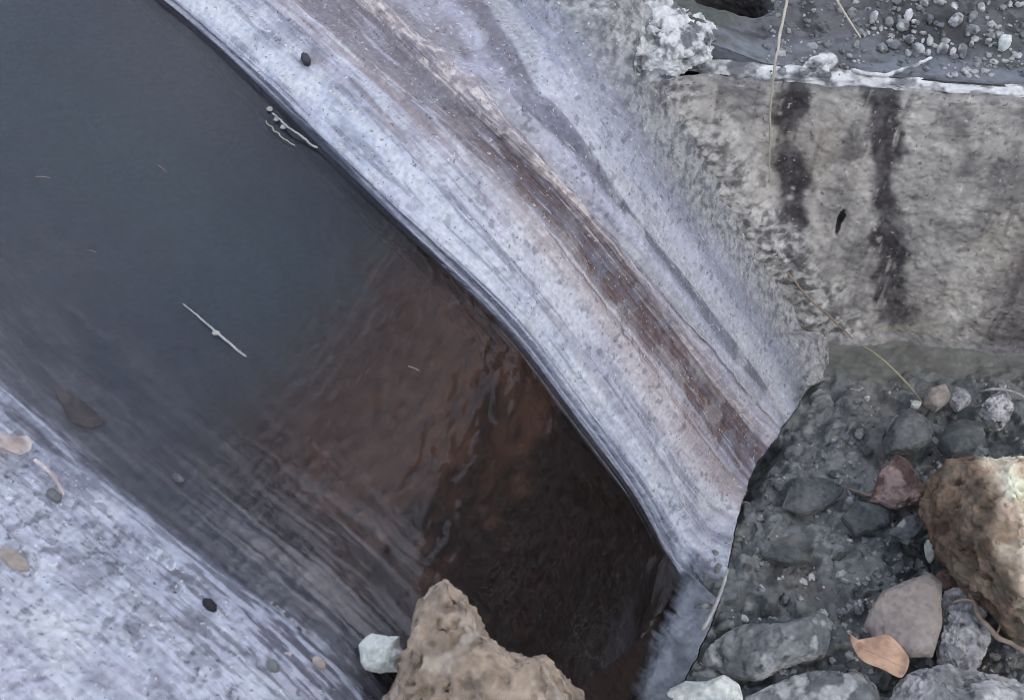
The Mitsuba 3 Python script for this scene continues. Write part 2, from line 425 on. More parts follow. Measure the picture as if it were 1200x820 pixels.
def leaf_bsdf(key, a, b, dark):
    def color(p, n, uv):
        f = fbm(p.x * 75, p.y * 75, p.z * 75, 4)
        c = mix(alb(*a), alb(*b), smoothstep(0.32, 0.62, f))
        side = dr.abs(uv.y) * 9 + uv.x * 7
        c = mix(c, alb(*dark), smoothstep(0.16, 0.04, dr.abs(side - dr.floor(side) - 0.5)) * 0.25)
        rib = smoothstep(0.035, 0.012, dr.abs(uv.y))
        c = mix(c, alb(*dark), rib * 0.5)
        return mix(c, alb(*dark), smoothstep(0.66, 0.76, fbm(p.x * 160, p.y * 160, p.z * 160, 2)) * 0.6)
    bsdf(key, color, 0.6, 0.3)


leaf_bsdf('leaf_orange', (154, 126, 114), (196, 164, 146), (132, 98, 82))
leaf_bsdf('leaf_pale', (160, 148, 152), (204, 196, 202), (104, 84, 80))
leaf_bsdf('leaf_brown', (58, 54, 58), (86, 78, 80), (46, 42, 46))


def straw_color(p, n, uv):
    return mix(alb(150, 146, 140), alb(196, 190, 180), fbm(p.x * 80, p.y * 80, p.z * 80, 3))


bsdf('straw', straw_color, 0.6, 0.3)


def root_color(p, n, uv):
    return mix(alb(112, 98, 92), alb(164, 148, 140), fbm(p.x * 90, p.y * 90, p.z * 90, 3))


bsdf('root', root_color, 0.75, 0.25)
bsdf('twig_pale', lambda p, n, uv: mix(alb(122, 122, 130), alb(186, 186, 190), fbm(p.x * 120, p.y * 120, p.z * 120, 2)), 0.6, 0.3)


def yellow_color(p, n, uv):
    return mix(alb(146, 142, 124), alb(188, 182, 162), fbm(p.x * 80, p.y * 80, p.z * 80, 3))


bsdf('stalk_yellow', yellow_color, 0.6, 0.3)
scene['clear_water'] = {'type': 'dielectric', 'int_ior': 1.333, 'ext_ior': 1.0}

# ------------------------------------------------------------------ the chute: bands followed downstream, from the left bank to the wall
FLOW = np.array([0.66, -0.75, 0.0])
SIDE = np.array([0.75, 0.66, 0.0])
LINE = {
    3: [(0, 455), (100, 540), (200, 620), (300, 700), (400, 790), (480, 880), (600, 1060)],
    4: [(0, 330), (100, 412), (200, 488), (300, 566), (400, 648), (480, 728), (560, 825), (690, 980)],
    5: [(0, 95), (150, 205), (300, 330), (430, 450), (540, 570), (640, 700), (772, 850)],
    6: [(150, 0), (260, 95), (360, 195), (460, 293), (555, 395), (640, 502), (710, 602), (766, 696), (818, 770)],
    7: [(188, 0), (300, 100), (400, 198), (500, 293), (600, 393), (680, 498), (752, 598), (806, 690), (838, 722)],
    8: [(212, 0), (322, 95), (422, 190), (522, 283), (618, 378), (700, 485), (769, 584), (820, 660), (851, 680)],
    9: [(290, 0), (390, 85), (490, 180), (585, 285), (665, 380), (735, 477), (790, 560), (832, 612), (861, 628)],
    10: [(345, 0), (440, 80), (560, 185), (640, 275), (700, 350), (760, 430), (810, 500), (873, 580)],
    11: [(395, 0), (480, 82), (600, 195), (670, 265), (735, 345), (805, 435), (855, 505), (886, 548)],
    12: [(440, 0), (505, 62), (570, 125), (650, 205), (712, 272), (780, 355), (848, 440), (910, 512)],
    13: [(590, 0), (660, 95), (720, 180), (790, 275), (850, 360), (900, 430), (928, 486)],
    14: [(720, 0), (760, 60), (800, 130), (850, 220), (900, 310), (945, 385), (950, 455)],
}
LIFT = {0: .07, 1: .045, 2: .02, 3: .004, 4: -.010, 5: -.034, 6: -.026, 7: 0, 8: .012, 9: .026, 10: .030, 11: .022, 12: .034, 13: .022}
NU = 520
U0 = 1.25        # metres carried upstream beyond the picture


def trace(v):
    pts = []
    Q = np.array(LINE[v], float)
    dq = np.r_[0, np.cumsum(np.linalg.norm(np.diff(Q, axis=0), axis=1))]
    Q = CubicSpline(dq, Q, axis=0)(np.linspace(0, dq[-1], 4 * (len(Q) - 1) + 1))
    last = len(Q) - 1
    for i, (px, py) in enumerate(Q):
        if v == 14 and i < last:
            pts.append(at_wall(px, py, 0.004))
        elif i == last:
            p = at_fn(px, py, lambda x, y: ground_height(x, y) + 0.012)
            pts.append(p)
        else:
            pts.append(at_fn(px, py, lambda x, y: np.maximum(crest_height(x, y) + LIFT[v], ground_height(x, y) + 0.012)))
    pts = np.array(pts)
    first = pts[0]
    back = FLOW if v > 3 else np.array([0.78, -0.62, 0])
    ext = [first - FLOW * k for k in (1.4, 0.9, 0.45)]
    return np.vstack([ext, pts])


def resample(P, n):
    d = np.r_[0, np.cumsum(np.linalg.norm(np.diff(P, axis=0), axis=1))]
    C = PchipInterpolator(d, P, axis=0)
    fine = C(np.linspace(0, d[-1], 4000))
    s = fine[:, :2] @ FLOW[:2]
    s = np.maximum.accumulate(s + np.arange(len(s)) * 1e-9)
    w = np.linspace(0, 1, n) ** 0.62            # denser towards the foot
    w = np.r_[w]
    target = max(s[0], -2.1) + (s[-1] - max(s[0], -2.1)) * w
    return np.stack([np.interp(target, s, fine[:, k]) for k in range(3)], 1)


bands = {v: resample(trace(v), NU) for v in LINE}
L = bands[3]
for v, off in ((0, .75), (1, .25), (2, .09)):
    q = L - SIDE * off
    q[:, 2] = crest_height(L[:, 0], L[:, 1]) + LIFT[v] if v else crest_height(L[:, 0], L[:, 1]) + LIFT[v]
    tail = np.linspace(0, 1, NU) > 0.985
    bands[v] = q
q = L - SIDE * 1.6
q[:, 2] = L[:, 2] + 0.05
bands[-1] = q
q = bands[14] + SIDE * 0.05 + np.array([0, 0, -0.03])
bands[15] = q
KEYS = sorted(bands)
P = np.stack([bands[k] for k in KEYS], 1)                       # NU x lines x 3
P[:, 8:, 2][:, :-1] = np.maximum(P[:, 8:, 2], ground_height(P[:, 8:, 0], P[:, 8:, 1]) + 0.010)[:, :-1]
fine_v = np.concatenate([np.linspace(-1, 0, 10, endpoint=False), np.linspace(0, 1, 60, endpoint=False), np.linspace(1, 3, 130, endpoint=False),
                         np.linspace(3, 7, 110, endpoint=False), np.linspace(7, 9, 60, endpoint=False), np.linspace(9, 14, 200, endpoint=False), np.linspace(14, 15, 30)])
S = PchipInterpolator(np.array(KEYS, float), P, axis=1)(fine_v)
NV = len(fine_v)
uu = np.linspace(0, 1, NU) ** 0.62 * 3.0
UV = np.stack(np.broadcast_arrays(uu[:, None], fine_v[None, :]), -1)


def normals_of(G):
    n = np.cross(np.gradient(G, axis=0), np.gradient(G, axis=1))
    n /= np.linalg.norm(n, axis=-1, keepdims=True) + 1e-12
    return n if n[..., 2].mean() > 0 else -n


N0 = normals_of(S)
UU, VV = UV[..., 0], UV[..., 1]


def sm(a, b, x):
    t = np.clip((x - a) / (b - a), 0, 1)
    return t * t * (3 - 2 * t)


def uvp(a, b, c=0.0):
    return np.stack([UU * a, VV * b, np.full_like(UU, c)], -1)


dryness = np.maximum(sm(7.0, 7.6, VV), sm(3.0, 2.3, VV)) * (0.25 + 0.75 * sm(3.0, 2.9, UU)) * (1 - 0.6 * sm(7.3, 7.8, VV) * sm(2.65, 2.35, UU))
h = 0.006 * (meshkit.fbm(uvp(8, 3.0), 4, 1) - 0.5) * (0.25 + dryness)
h -= 0.004 * sm(0.56, 0.74, meshkit.fbm(uvp(95, 36), 3, 3)) * dryness * sm(0.4, 2.0, VV) * 0.6 * (1 - 0.75 * sm(7.2, 7.8, VV))            # pits drawn out along the flow
h += 0.004 * (meshkit.fbm(S * 55, 4, 4) - 0.5) * dryness
h += 0.0035 * (sm(0.3, 0.7, meshkit.fbm(S * 100, 3, 5)) - 0.4) * sm(13.0, 13.8, VV + 0.8 * (meshkit.fbm(uvp(10, 1), 3, 8) - 0.5))   # crusty joint
wob = 0.5 * (meshkit.fbm(uvp(9, 0.4), 3, 9) - 0.5)
h -= 0.008 * sm(3.02, 3.10, VV) * sm(4.4, 3.4, VV)                                                   # small step at the left waterline
h -= 0.006 * np.exp(-((VV - 7.45 - 0.25 * wob) / 0.09) ** 2)                                        # groove along the waterline
h += 0.003 * np.exp(-((VV - 7.2 - 0.25 * wob) / 0.08) ** 2)
h += 0.006 * np.exp(-((VV - 11.9 - wob) / 0.2) ** 2) * meshkit.fbm(uvp(30, 20), 3, 12)
h -= 0.006 * np.exp(-((VV - 12.35 - wob) / 0.13) ** 2)
h += 0.004 * np.exp(-((VV - 9.9 - wob) / 0.15) ** 2)
h -= 0.006 * np.exp(-((VV - 0.75 - 0.5 * wob) / 0.10) ** 2)
h += 0.004 * (meshkit.fbm(S * 60, 3, 15) - 0.5) * sm(9.9, 10.3, VV) * sm(12.6, 12.2, VV)
FD, FL = foot_dist(S[..., 0], S[..., 1])
sill = sm(0.034, 0.018, FD - 0.02 * FL) * sm(0.006, 0.03, FL) * sm(8.0, 7.2, VV) * sm(2.6, 3.2, VV)
S = S + N0 * h[..., None]
S[..., 2] += 0.011 * sill
S[..., :2] += (0.004 * (meshkit.fbm(np.stack([S[..., 0] * 70, S[..., 1] * 70, S[..., 2] * 70], -1), 4, 17) - 0.5) * sm(2.9, 3.0, UU))[..., None] * -FOOT_N
# the foot returns under itself, leaving a dark gap over the mud
foot = [S[-1] + np.array([-0.016, 0.008, -0.012]), S[-1] + np.array([-0.03, 0.015, -0.09])]
S = np.concatenate([S, np.stack(foot)], 0)
UV = np.concatenate([UV, UV[-1:], UV[-1:]], 0)
N = normals_of(S)

chute = thing('concrete_chute', 'pale crusted concrete chute that carries the dark water over a rounded edge', 'water chute')


def chute_part(name, v0, v1, label=None):
    i0, i1 = int(np.searchsorted(fine_v, v0)), min(int(np.searchsorted(fine_v, v1)) + 1, NV)
    G, n, w = S[:, i0:i1], N[:, i0:i1], UV[:, i0:i1]
    add(name, (G.reshape(-1, 3), grid_faces(*G.shape[:2])), 'chute_concrete', chute, label=label, uv=w.reshape(-1, 2), normals=n.reshape(-1, 3))


chute_part('bank', -1, 3, 'bluish white left bank pitted along the flow')
chute_part('bed', 3, 7, 'brown and black bed under the water')
chute_part('waterline_groove', 7, 7.6)
chute_part('bank', 7.6, 10, 'bluish white crusted bank right of the water')
chute_part('stained_band', 10, 12.5, 'brown stained band between pale mineral ridges')
chute_part('side_slope', 12.5, 15, 'grey blue side slope with a mottled crust against the wall')

# water: follows the weir, with ripples where it tips over the crest
wv = np.concatenate([np.linspace(2.97, 3.2, 16, endpoint=False), np.linspace(3.2, 7.32, 300)])
wu = np.linspace(0, 1, 1100) ** 0.62 * 3.0
keep = wu < 2.91
WP = PchipInterpolator(np.linspace(0, 1, NU) ** 0.62 * 3.0, P, axis=0)(wu[keep])
WP = PchipInterpolator(np.array(KEYS, float), WP, axis=1)(wv)
x, y = WP[..., 0], WP[..., 1]
base = crest_height(x, y)
bed_mid = WP[..., 2]
wz = base - 0.002
# near the foot the sheet stays a film over the bed
wz = np.maximum(wz, bed_mid + 0.005 * sm(3.2, 4.0, wv)[None, :] * sm(7.03, 6.93, wv)[None, :])
dcrest = (x - CREST[0]) * CDIR[0] + (y - CREST[1]) * CDIR[1]
amp = sm(-0.09, 0.03, dcrest)
across = (x * CDIR[1] - y * CDIR[0])
rip = meshkit.fbm(np.stack([dcrest * 130, across * 42, 0 * x], -1), 2, 31) - 0.5
rip2 = meshkit.fbm(np.stack([dcrest * 14, across * 30, 0 * x + 3], -1), 2, 33) - 0.5
edge_r = sm(-0.11, -0.01, dcrest) * sm(0.20, 0.05, dcrest)
wz = wz + edge_r * 0.0038 * (meshkit.fbm(np.stack([dcrest * 190, across * 65, 0 * x + 5], -1), 2, 37) - 0.5)
wz = wz + amp * (0.0020 * rip + 0.0022 * rip2) + 0.0009 * (meshkit.fbm(np.stack([x * 9, y * 9, 0 * x], -1), 2, 35) - 0.5)
wz = np.where(wv[None, :] < 3.1, np.minimum(wz, bed_mid - 0.003 + 0.06 * (wv[None, :] - 3.0)), wz)      # tucked under the left bank
FDw, FLw = foot_dist(x, y)
wz = wz - 0.04 * sm(0.024, 0.019, FDw - 0.02 * FLw) * (FLw > -0.02) * (wv[None, :] < 7.0)      # stops at the sill
WG = np.stack([x, y, wz], -1)
add('water', (WG.reshape(-1, 3), grid_faces(*WG.shape[:2])), 'clear_water', kind='structure', normals=normals_of(WG).reshape(-1, 3),
    label='dark still water that tips over the edge of the chute')

# ------------------------------------------------------------------ ground


def axis(lo, a, b, hi, step):
    mid = np.arange(a, b, step)
    left = a - np.cumsum(step * 1.25 ** np.arange(1, 60))
    right = b + np.cumsum(step * 1.25 ** np.arange(1, 60))
    return np.concatenate([left[left > lo][::-1], mid, right[right < hi]])


gx, gy = axis(-8, 0.02, 0.86, 12, 0.0026), axis(-8, 0.24, 1.0, 1.35, 0.0026)
X, Y = np.meshgrid(gx, gy, indexing='ij')
Z = ground_height(X, Y)


GAP = np.array([at_z(905 - 36 * k, 517 + 58 * k, 0.02) for k in np.linspace(0, 1, 12)])      # hollow washed out under the foot of the chute


def mud_relief(X, Y):
    q = np.stack([X, Y, 0 * X], -1)
    near = sm(0.80, 0.87, Y + 0.05 * (meshkit.fbm(q * 12, 2, 41) - 0.5))
    r = 0.024 * (meshkit.fbm(q * 16, 4, 42) - 0.5) + 0.016 * (np.abs(meshkit.fbm(q * 38, 3, 43) - 0.5) * 2 - 0.3) + 0.010 * sm(0.5, 0.62, meshkit.fbm(q * 60, 3, 44))
    FDg, FLg = foot_dist(X, Y)
    d2 = np.hypot(X - GAP[None, :, 0].reshape((-1,) + (1,) * np.ndim(X)), Y - GAP[None, :, 1].reshape((-1,) + (1,) * np.ndim(X))).min(0) if np.size(X) < 2e6 else 0
    return r * (1 - 0.85 * near) - 0.004 - 0.035 * np.exp(-(d2 / 0.014) ** 2) + (0.018 * meshkit.fbm(np.stack([X * 60, Y * 60, 0 * X], -1), 3, 47) + 0.004) * sm(0.05, 0.10, FLg) * sm(-0.05, -0.018, FDg) - 0.07 * sm(0.010, 0.03, FDg) * sm(-0.06, -0.02, FLg)


Z = Z + mud_relief(X, Y)
add('ground', (np.stack([X, Y, Z], -1).reshape(-1, 3), grid_faces(*X.shape)), 'mud', kind='structure', label='wet grey green mud below the wall')


def mud_z(x, y):
    return ground_height(x, y) + mud_relief(np.asarray(x, float), np.asarray(y, float))


# ------------------------------------------------------------------ wall
wall = thing('concrete_wall', 'low weathered concrete wall with two dark vertical stains beside the chute', 'wall')
wx, wz_ = axis(-0.02, 0.08, 0.82, 6, 0.0024), np.concatenate([[-0.12, -0.06, -0.03], np.arange(-0.015, WALL_TOP, 0.0024), [WALL_TOP]])
X, Z = np.meshgrid(wx, wz_, indexing='ij')
q = np.stack([X, Z, 0 * X], -1)
rel = 0.010 * (meshkit.fbm(q * 14, 4, 51) - 0.5) + 0.006 * (meshkit.fbm(q * 60, 3, 52) - 0.5)
for (sx, sz, sl), wd in zip(STAIN, (0.0115, 0.0165)):
    rel = rel + 0.007 * np.exp(-((X - sx - (Z - sz) * sl) / wd) ** 2) * meshkit.fbm(np.stack([X * 40, Z * 25, 0 * X], -1), 3, 53)
jd = X - (0.415 - 0.72 * Z)
rel = rel - 0.003 * sm(0.09, 0.0, jd) * sm(0.3, 0.7, meshkit.fbm(q * 110, 3, 54)) - 0.010 * sm(0.07, 0.0, jd)
for hx, hy, hr in ((985, 262, .006), (889, 207, .004), (1072, 132, .003), (1068, 152, .003), (1148, 167, .003), (1160, 155, .003), (860, 212, .005), (1143, 112, .005)):
    c = at_wall(hx, hy)
    rel = rel + (0.010 if hx == 985 else 0.005) * np.exp(-(((X - c[0]) / hr) ** 2 + ((Z - c[2]) / (hr * (2.6 if hx == 985 else 1))) ** 2))
top_bulge = 0.004 * sm(WALL_TOP - 0.03, WALL_TOP, Z)
Y = wall_y(X) + rel - top_bulge
add('face', (np.stack([X, Y, Z], -1).reshape(-1, 3), grid_faces(*X.shape)), 'wall_concrete', wall)
# white crust running along the top edge: a rough bead
bx = axis(0.0, 0.16, 0.82, 6, 0.003)
bt = np.linspace(-0.2, math.pi + 0.2, 14)
BX, BT = np.meshgrid(bx, bt, indexing='ij')
rad = 0.0032 + 0.006 * meshkit.fbm(np.stack([BX * 22, 0 * BX, 0 * BX], -1), 4, 61) + 0.005 * (meshkit.fbm(np.stack([BX * 70, BT * 3, 0 * BX], -1), 3, 62) - 0.5)
BY = wall_y(BX) + 0.006 - rad * 1.5 * np.cos(BT)
BZ = WALL_TOP - 0.001 + rad * np.sin(BT) + 0.006 * (meshkit.fbm(np.stack([BX * 9, 0 * BX, 0 * BX], -1), 3, 63) - 0.5)
add('mineral_crust', (np.stack([BX, BY, BZ], -1).reshape(-1, 3), grid_faces(*BX.shape)), 'crust', wall, label='white mineral crust along the top edge')


# ------------------------------------------------------------------ terrace of soil behind the wall
def terrace_base(X, Y):
    d = np.asarray(Y) - wall_y(X)
    z = WALL_TOP + 0.004 + 0.10 * np.clip(d - 0.05, 0, 3)
    for hx, hy, rx, ry, dep in ((860, -30, .045, .045, .11), (728, -22, .03, .035, .09)):
        c = at_z(hx, hy, 0.40)
        z = z - dep * np.exp(-(((X - c[0]) / rx) ** 2 + ((Y - c[1]) / ry) ** 2) ** 2)
    z = z - 0.35 * sm(0.03, -0.08, (X - 0.099) * SIDE[0] + (Y - 0.944) * SIDE[1])      # ends against the chute
    c = at_z(800, 45, 0.40)
    return z + 0.028 * np.exp(-(((X - c[0]) / 0.07) ** 2 + ((Y - c[1]) / 0.06) ** 2))


def terrace_z(X, Y):
    q = np.stack([X, Y, 0 * np.asarray(X, float)], -1)
    lip = sm(0.03, 0.09, np.asarray(Y) - wall_y(X))
    return terrace_base(X, Y) + (0.3 + 0.7 * lip) * (0.014 * (meshkit.fbm(q * 20, 4, 71) - 0.5) + 0.010 * (meshkit.fbm(q * 65, 3, 72) - 0.5))


tx, td = axis(-3.0, -0.1, 0.95, 6, 0.003), np.concatenate([np.arange(0.004, 0.42, 0.003), 0.42 + np.cumsum(0.003 * 1.2 ** np.arange(1, 36))])
X, D = np.meshgrid(tx, td, indexing='ij')
Y = wall_y(X) + D
Z = terrace_z(X, Y)
Z[:, 0] = np.minimum(Z[:, 0], WALL_TOP) - 0.06
Y[:, 0] += 0.03
add('terrain', (np.stack([X, Y, Z], -1).reshape(-1, 3), grid_faces(*X.shape)), 'soil', kind='structure', label='dark soil ledge behind the wall')


# ------------------------------------------------------------------ rocks
ICO = {k: trimesh.creation.icosphere(subdivisions=k) for k in (1, 2, 3, 4, 5, 6)}


def rock_mesh(outline, z, thick, mode='ground', rough=0.12, facets=6, seed=0, sub=5, flat=0.6, scale=14, tilt=0.0, back=1.0, lift=0.0):
    """a stone with the given plan (mode ground: outline lies level at height z) or the given face (mode view: outline faces the camera)"""
    r = np.random.default_rng(seed + 1000)
    O = np.array(outline, float)
    cpx = O.mean(0)
    c = at_z(*cpx, z)
    if mode == 'ground':
        A = np.array([at_z(px, py, z) for px, py in O]) - c
        ex, ey, ez = RIGHT, np.array([0, 1.0, 0]), np.array([0, 0, 1.0])
    else:
        w = ray(*cpx)
        w = w / np.linalg.norm(w)
        ex = RIGHT - w * w[0]
        ex /= np.linalg.norm(ex)
        ez = -w
        ey = np.cross(ez, ex)
        A = []
        for px, py in O:
            d = ray(px, py)
            A.append(CAM + d * (np.dot(c - CAM, w) / np.dot(d, w)) - c)
        A = np.array(A)
    a2 = np.stack([A @ ex, A @ ey], 1)
    th = np.arctan2(a2[:, 1], a2[:, 0])
    rr = np.hypot(a2[:, 0], a2[:, 1])
    o = np.argsort(th)
    th, rr = th[o], rr[o]
    # straight edges between the corners of the outline
    t = np.linspace(-math.pi, math.pi, 721)
    pts = np.stack([rr * np.cos(th), rr * np.sin(th)], 1)
    R = np.zeros_like(t)
    for i in range(len(th)):
        p0, p1 = pts[i], pts[(i + 1) % len(th)]
        e = p1 - p0
        den = np.cos(t) * e[1] - np.sin(t) * e[0]
        k = (p0[0] * e[1] - p0[1] * e[0]) / np.where(np.abs(den) < 1e-9, 1e-9, den)
        mparam = np.where(np.abs(e[0]) > np.abs(e[1]), (k * np.cos(t) - p0[0]) / (e[0] if abs(e[0]) > 1e-9 else 1e-9), (k * np.sin(t) - p0[1]) / (e[1] if abs(e[1]) > 1e-9 else 1e-9))
        ok = (k > 0) & (mparam > -1e-3) & (mparam < 1.001)
        R = np.where(ok & ((R == 0) | (k > R)), k, R)
    bad = R == 0
    if bad.any():
        R[bad] = np.interp(t[bad], t[~bad], R[~bad])
    m = ICO[sub]
    v = np.array(m.vertices)
    rho = np.hypot(v[:, 0], v[:, 1])
    ang = np.arctan2(v[:, 1], v[:, 0])
    size = float(R.mean())
    Rv = np.interp(ang, t, R)
    blend = sm(0.0, 0.35, rho)
    Rv = size * (1 - blend) + Rv * blend
    e_ = rho ** flat
    x = Rv * e_ * np.cos(ang)
    y = Rv * e_ * np.sin(ang)
    zz = thick * np.sign(v[:, 2]) * np.abs(v[:, 2]) ** 0.8
    zz = np.where(zz < 0, zz * back, zz)
    q = np.stack([x, y, zz], 1)
    for _ in range(facets):                                    # broken faces
        nrm = r.normal(size=3)
        nrm[2] = abs(nrm[2]) * 1.1 + 0.2
        nrm /= np.linalg.norm(nrm)
        pr = q @ nrm
        lim = np.percentile(pr, 86 + 8 * r.random())
        over = np.clip(pr - lim, 0, None)
        q = q - 0.85 * over[:, None] * nrm * np.array([0.35, 0.35, 1.0])
    q[:, 2] += tilt * q[:, 0]
    mm = trimesh.Trimesh(q, m.faces, process=False)
    vn = np.array(mm.vertex_normals)
    s = scale / max(size, 1e-3) * 0.14
    off = r.random(3) * 50
    disp = rough * size * ((meshkit.fbm(q * s + off, 5, seed) - 0.5) * 1.6 - 0.5 * sm(0.55, 0.7, meshkit.fbm(q * s * 2.2 + off, 3, seed + 5)))
    disp = disp + rough * size * 0.4 * (meshkit.fbm(q * s * 6.5 + off, 4, seed + 9) - 0.5)
    q = q + vn * disp[:, None]
    lift -= 0.25 * thick if mode == 'ground' and thick > 0.0075 else 0.0
    w3 = c + q[:, :1] * ex + q[:, 1:2] * ey + q[:, 2:3] * ez + np.array([0, 0, lift])
    return trimesh.Trimesh(w3, m.faces, process=False)


def rock(name, label, category, material, outline, z, thick, group=None, smooth=True, **kw):
    return add(name, rock_mesh(outline, z, thick, **kw), material, label=label, category=category, group=group, smooth=smooth)


def disc(cx, cy, rx, ry=None, n=9, seed=0, rot=0.0):
    r = np.random.default_rng(seed + 77)
    ry = ry or rx
    a = np.linspace(0, 2 * math.pi, n, endpoint=False)
    k = 0.85 + 0.3 * r.random(n)
    xx, yy = rx * np.cos(a) * k, ry * np.sin(a) * k
    return [(cx + i * math.cos(rot) - j * math.sin(rot), cy + i * math.sin(rot) + j * math.cos(rot)) for i, j in zip(xx, yy)]


rock('boulder', 'large tan rock with rough pitted top and flank coloured dark for earth and shade at the right edge', 'rock', 'stone_tan',
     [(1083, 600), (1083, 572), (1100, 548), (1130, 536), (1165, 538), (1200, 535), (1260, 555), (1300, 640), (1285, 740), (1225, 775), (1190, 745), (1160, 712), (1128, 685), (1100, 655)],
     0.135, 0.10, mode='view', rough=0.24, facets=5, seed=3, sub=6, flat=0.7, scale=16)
rock('boulder', 'jagged brown rock with a pointed top standing in the water at the bottom', 'rock', 'stone_shard',
     [(455, 818), (472, 780), (482, 735), (492, 702), (520, 680), (545, 700), (566, 738), (592, 762), (618, 775), (638, 770), (660, 795), (684, 816), (720, 880), (640, 960), (480, 960), (420, 880)],
     0.40, 0.055, mode='view', rough=0.17, facets=5, seed=11, sub=6, flat=0.55, scale=20)
rock('stone', 'round whitish stone lodged left of the pointed brown rock', 'stone', 'stone_white', disc(446, 766, 27, 26, 16, 2), 0.385, 0.020, mode='view', rough=0.10, facets=0, seed=21, sub=5, flat=0.95)
rock('stone', 'smooth white stone at the bottom edge below the chute foot', 'stone', 'stone_white',
     [(772, 822), (785, 806), (803, 797), (826, 799), (848, 790), (866, 802), (872, 820), (850, 845), (790, 845)], 0.105, 0.018, mode='view', rough=0.07, facets=4, seed=22, sub=5, flat=0.7)
rock('stone', 'long grey stone streaked with white crust, near the chute foot', 'stone', 'stone_grey',
     [(818, 766), (840, 742), (872, 730), (915, 733), (950, 725), (975, 714), (986, 722), (978, 745), (966, 766), (930, 774), (895, 790), (868, 790), (838, 778)], 0.10, 0.022, rough=0.10, facets=5, seed=23, sub=5)
rock('stone', 'dark grey slab below the long streaked stone at the bottom edge', 'stone', 'stone_grey',
     [(872, 812), (905, 798), (945, 786), (992, 792), (1030, 784), (1044, 800), (1040, 828), (960, 845), (880, 835)], 0.10, 0.020, rough=0.12, facets=5, seed=24, sub=5)
rock('stone', 'flat beige angular slab leaning between the mud and the tan rock', 'stone', 'stone_beige',
     [(1012, 724), (1036, 690), (1062, 680), (1088, 672), (1103, 684), (1103, 730), (1100, 768), (1070, 766), (1030, 744)], 0.118, 0.014, rough=0.04, facets=4, seed=25, sub=5, flat=0.45, tilt=0.15)
rock('stone', 'crumbly pale grey stone between the beige slab and the tan rock', 'stone', 'stone_pale',
     [(1108, 690), (1130, 688), (1150, 718), (1162, 748), (1150, 778), (1122, 788), (1104, 770), (1104, 730)], 0.11, 0.022, rough=0.36, facets=3, seed=26, sub=5)
rock('stone', 'broad pale pitted stone in the bottom right corner', 'stone', 'stone_pale',
     [(1040, 832), (1054, 800), (1080, 780), (1130, 778), (1180, 790), (1232, 800), (1240, 860), (1120, 880), (1040, 870)], 0.112, 0.024, rough=0.20, facets=3, seed=27, sub=6)
rock('stone', 'smooth rounded dark cobble above the tan rock', 'stone', 'stone_dark',
     [(1100, 516), (1108, 500), (1128, 490), (1148, 494), (1155, 510), (1143, 528), (1116, 534)], 0.070, 0.018, rough=0.05, facets=3, seed=28, sub=5, flat=0.7)
rock('stone', 'flat dark stone left of the rounded cobble', 'stone', 'stone_dark',
     [(1034, 512), (1050, 488), (1082, 484), (1098, 494), (1092, 518), (1062, 530), (1040, 528)], 0.062, 0.014, rough=0.08, facets=5, seed=29, sub=5)
rock('stone', 'reddish stone with a pinkish crumbly top beside the tan rock', 'stone', 'stone_red',
     [(1020, 580), (1034, 552), (1050, 534), (1066, 540), (1078, 562), (1082, 586), (1052, 590)], 0.075, 0.016, rough=0.16, facets=4, seed=30, sub=5)
rock('stone', 'small light grey stone touching the left foot of the tan rock', 'stone', 'stone_grey',
     [(1044, 622), (1060, 606), (1084, 600), (1088, 622), (1066, 634)], 0.075, 0.012, rough=0.10, facets=4, seed=31, sub=4)
rock('stone', 'flat grey stone half sunk below the reddish twig', 'stone', 'stone_dark',
     [(984, 606), (1004, 586), (1050, 592), (1042, 616), (1002, 628)], 0.058, 0.008, rough=0.10, facets=3, seed=32, sub=4)
rock('stone', 'flat greenish stone half sunk in the mud right of the dark gap', 'stone', 'stone_dark',
     [(916, 592), (928, 560), (960, 556), (990, 572), (976, 592), (940, 604)], 0.048, 0.008, rough=0.10, facets=3, seed=33, sub=4)
rock('stone', 'thin pale flake lying in the mud above the long streaked stone', 'stone', 'stone_dark',
     [(888, 646), (912, 640), (960, 646), (954, 657), (920, 661)], 0.066, 0.008, rough=0.10, facets=3, seed=34, sub=4)
rock('stone', 'beige flat stone at the lower end of the yellow stalk', 'stone', 'stone_beige',
     [(1084, 472), (1086, 456), (1108, 450), (1116, 466), (1098, 480)], 0.045, 0.010, rough=0.12, facets=3, seed=35, sub=4)
rock('stone', 'squarish pale grey stone left of the forked root by the wall', 'stone', 'stone_pale',
     [(1114, 468), (1118, 454), (1132, 454), (1138, 470), (1124, 478)], 0.046, 0.012, rough=0.14, facets=3, seed=36, sub=4)
rock('stone', 'crumbly whitish clod under the forked root by the wall', 'stone', 'stone_pale',
     [(1150, 478), (1162, 464), (1180, 462), (1188, 480), (1176, 498), (1160, 492)], 0.050, 0.016, rough=0.34, facets=2, seed=37, sub=5)
rock('stone', 'tiny bright white chip at the tip of the yellow stalk', 'stone', 'stone_white', disc(1073, 474, 6, 4, 7, 5), 0.036, 0.006, rough=0.1, seed=38, sub=3)
rock('stone', 'slim white chip against the dark flank of the tan rock', 'stone', 'stone_white',
     [(1085, 632), (1091, 634), (1099, 650), (1092, 657), (1087, 646)], 0.086, 0.010, rough=0.1, seed=39, sub=3)
rock('stone', 'brown lump of earth under the tan rock', 'stone', 'stone_red', [(1100, 668), (1122, 664), (1142, 690), (1140, 710), (1112, 698)], 0.095, 0.014, rough=0.25, seed=40, sub=4)
lumpz = WALL_TOP + 0.03
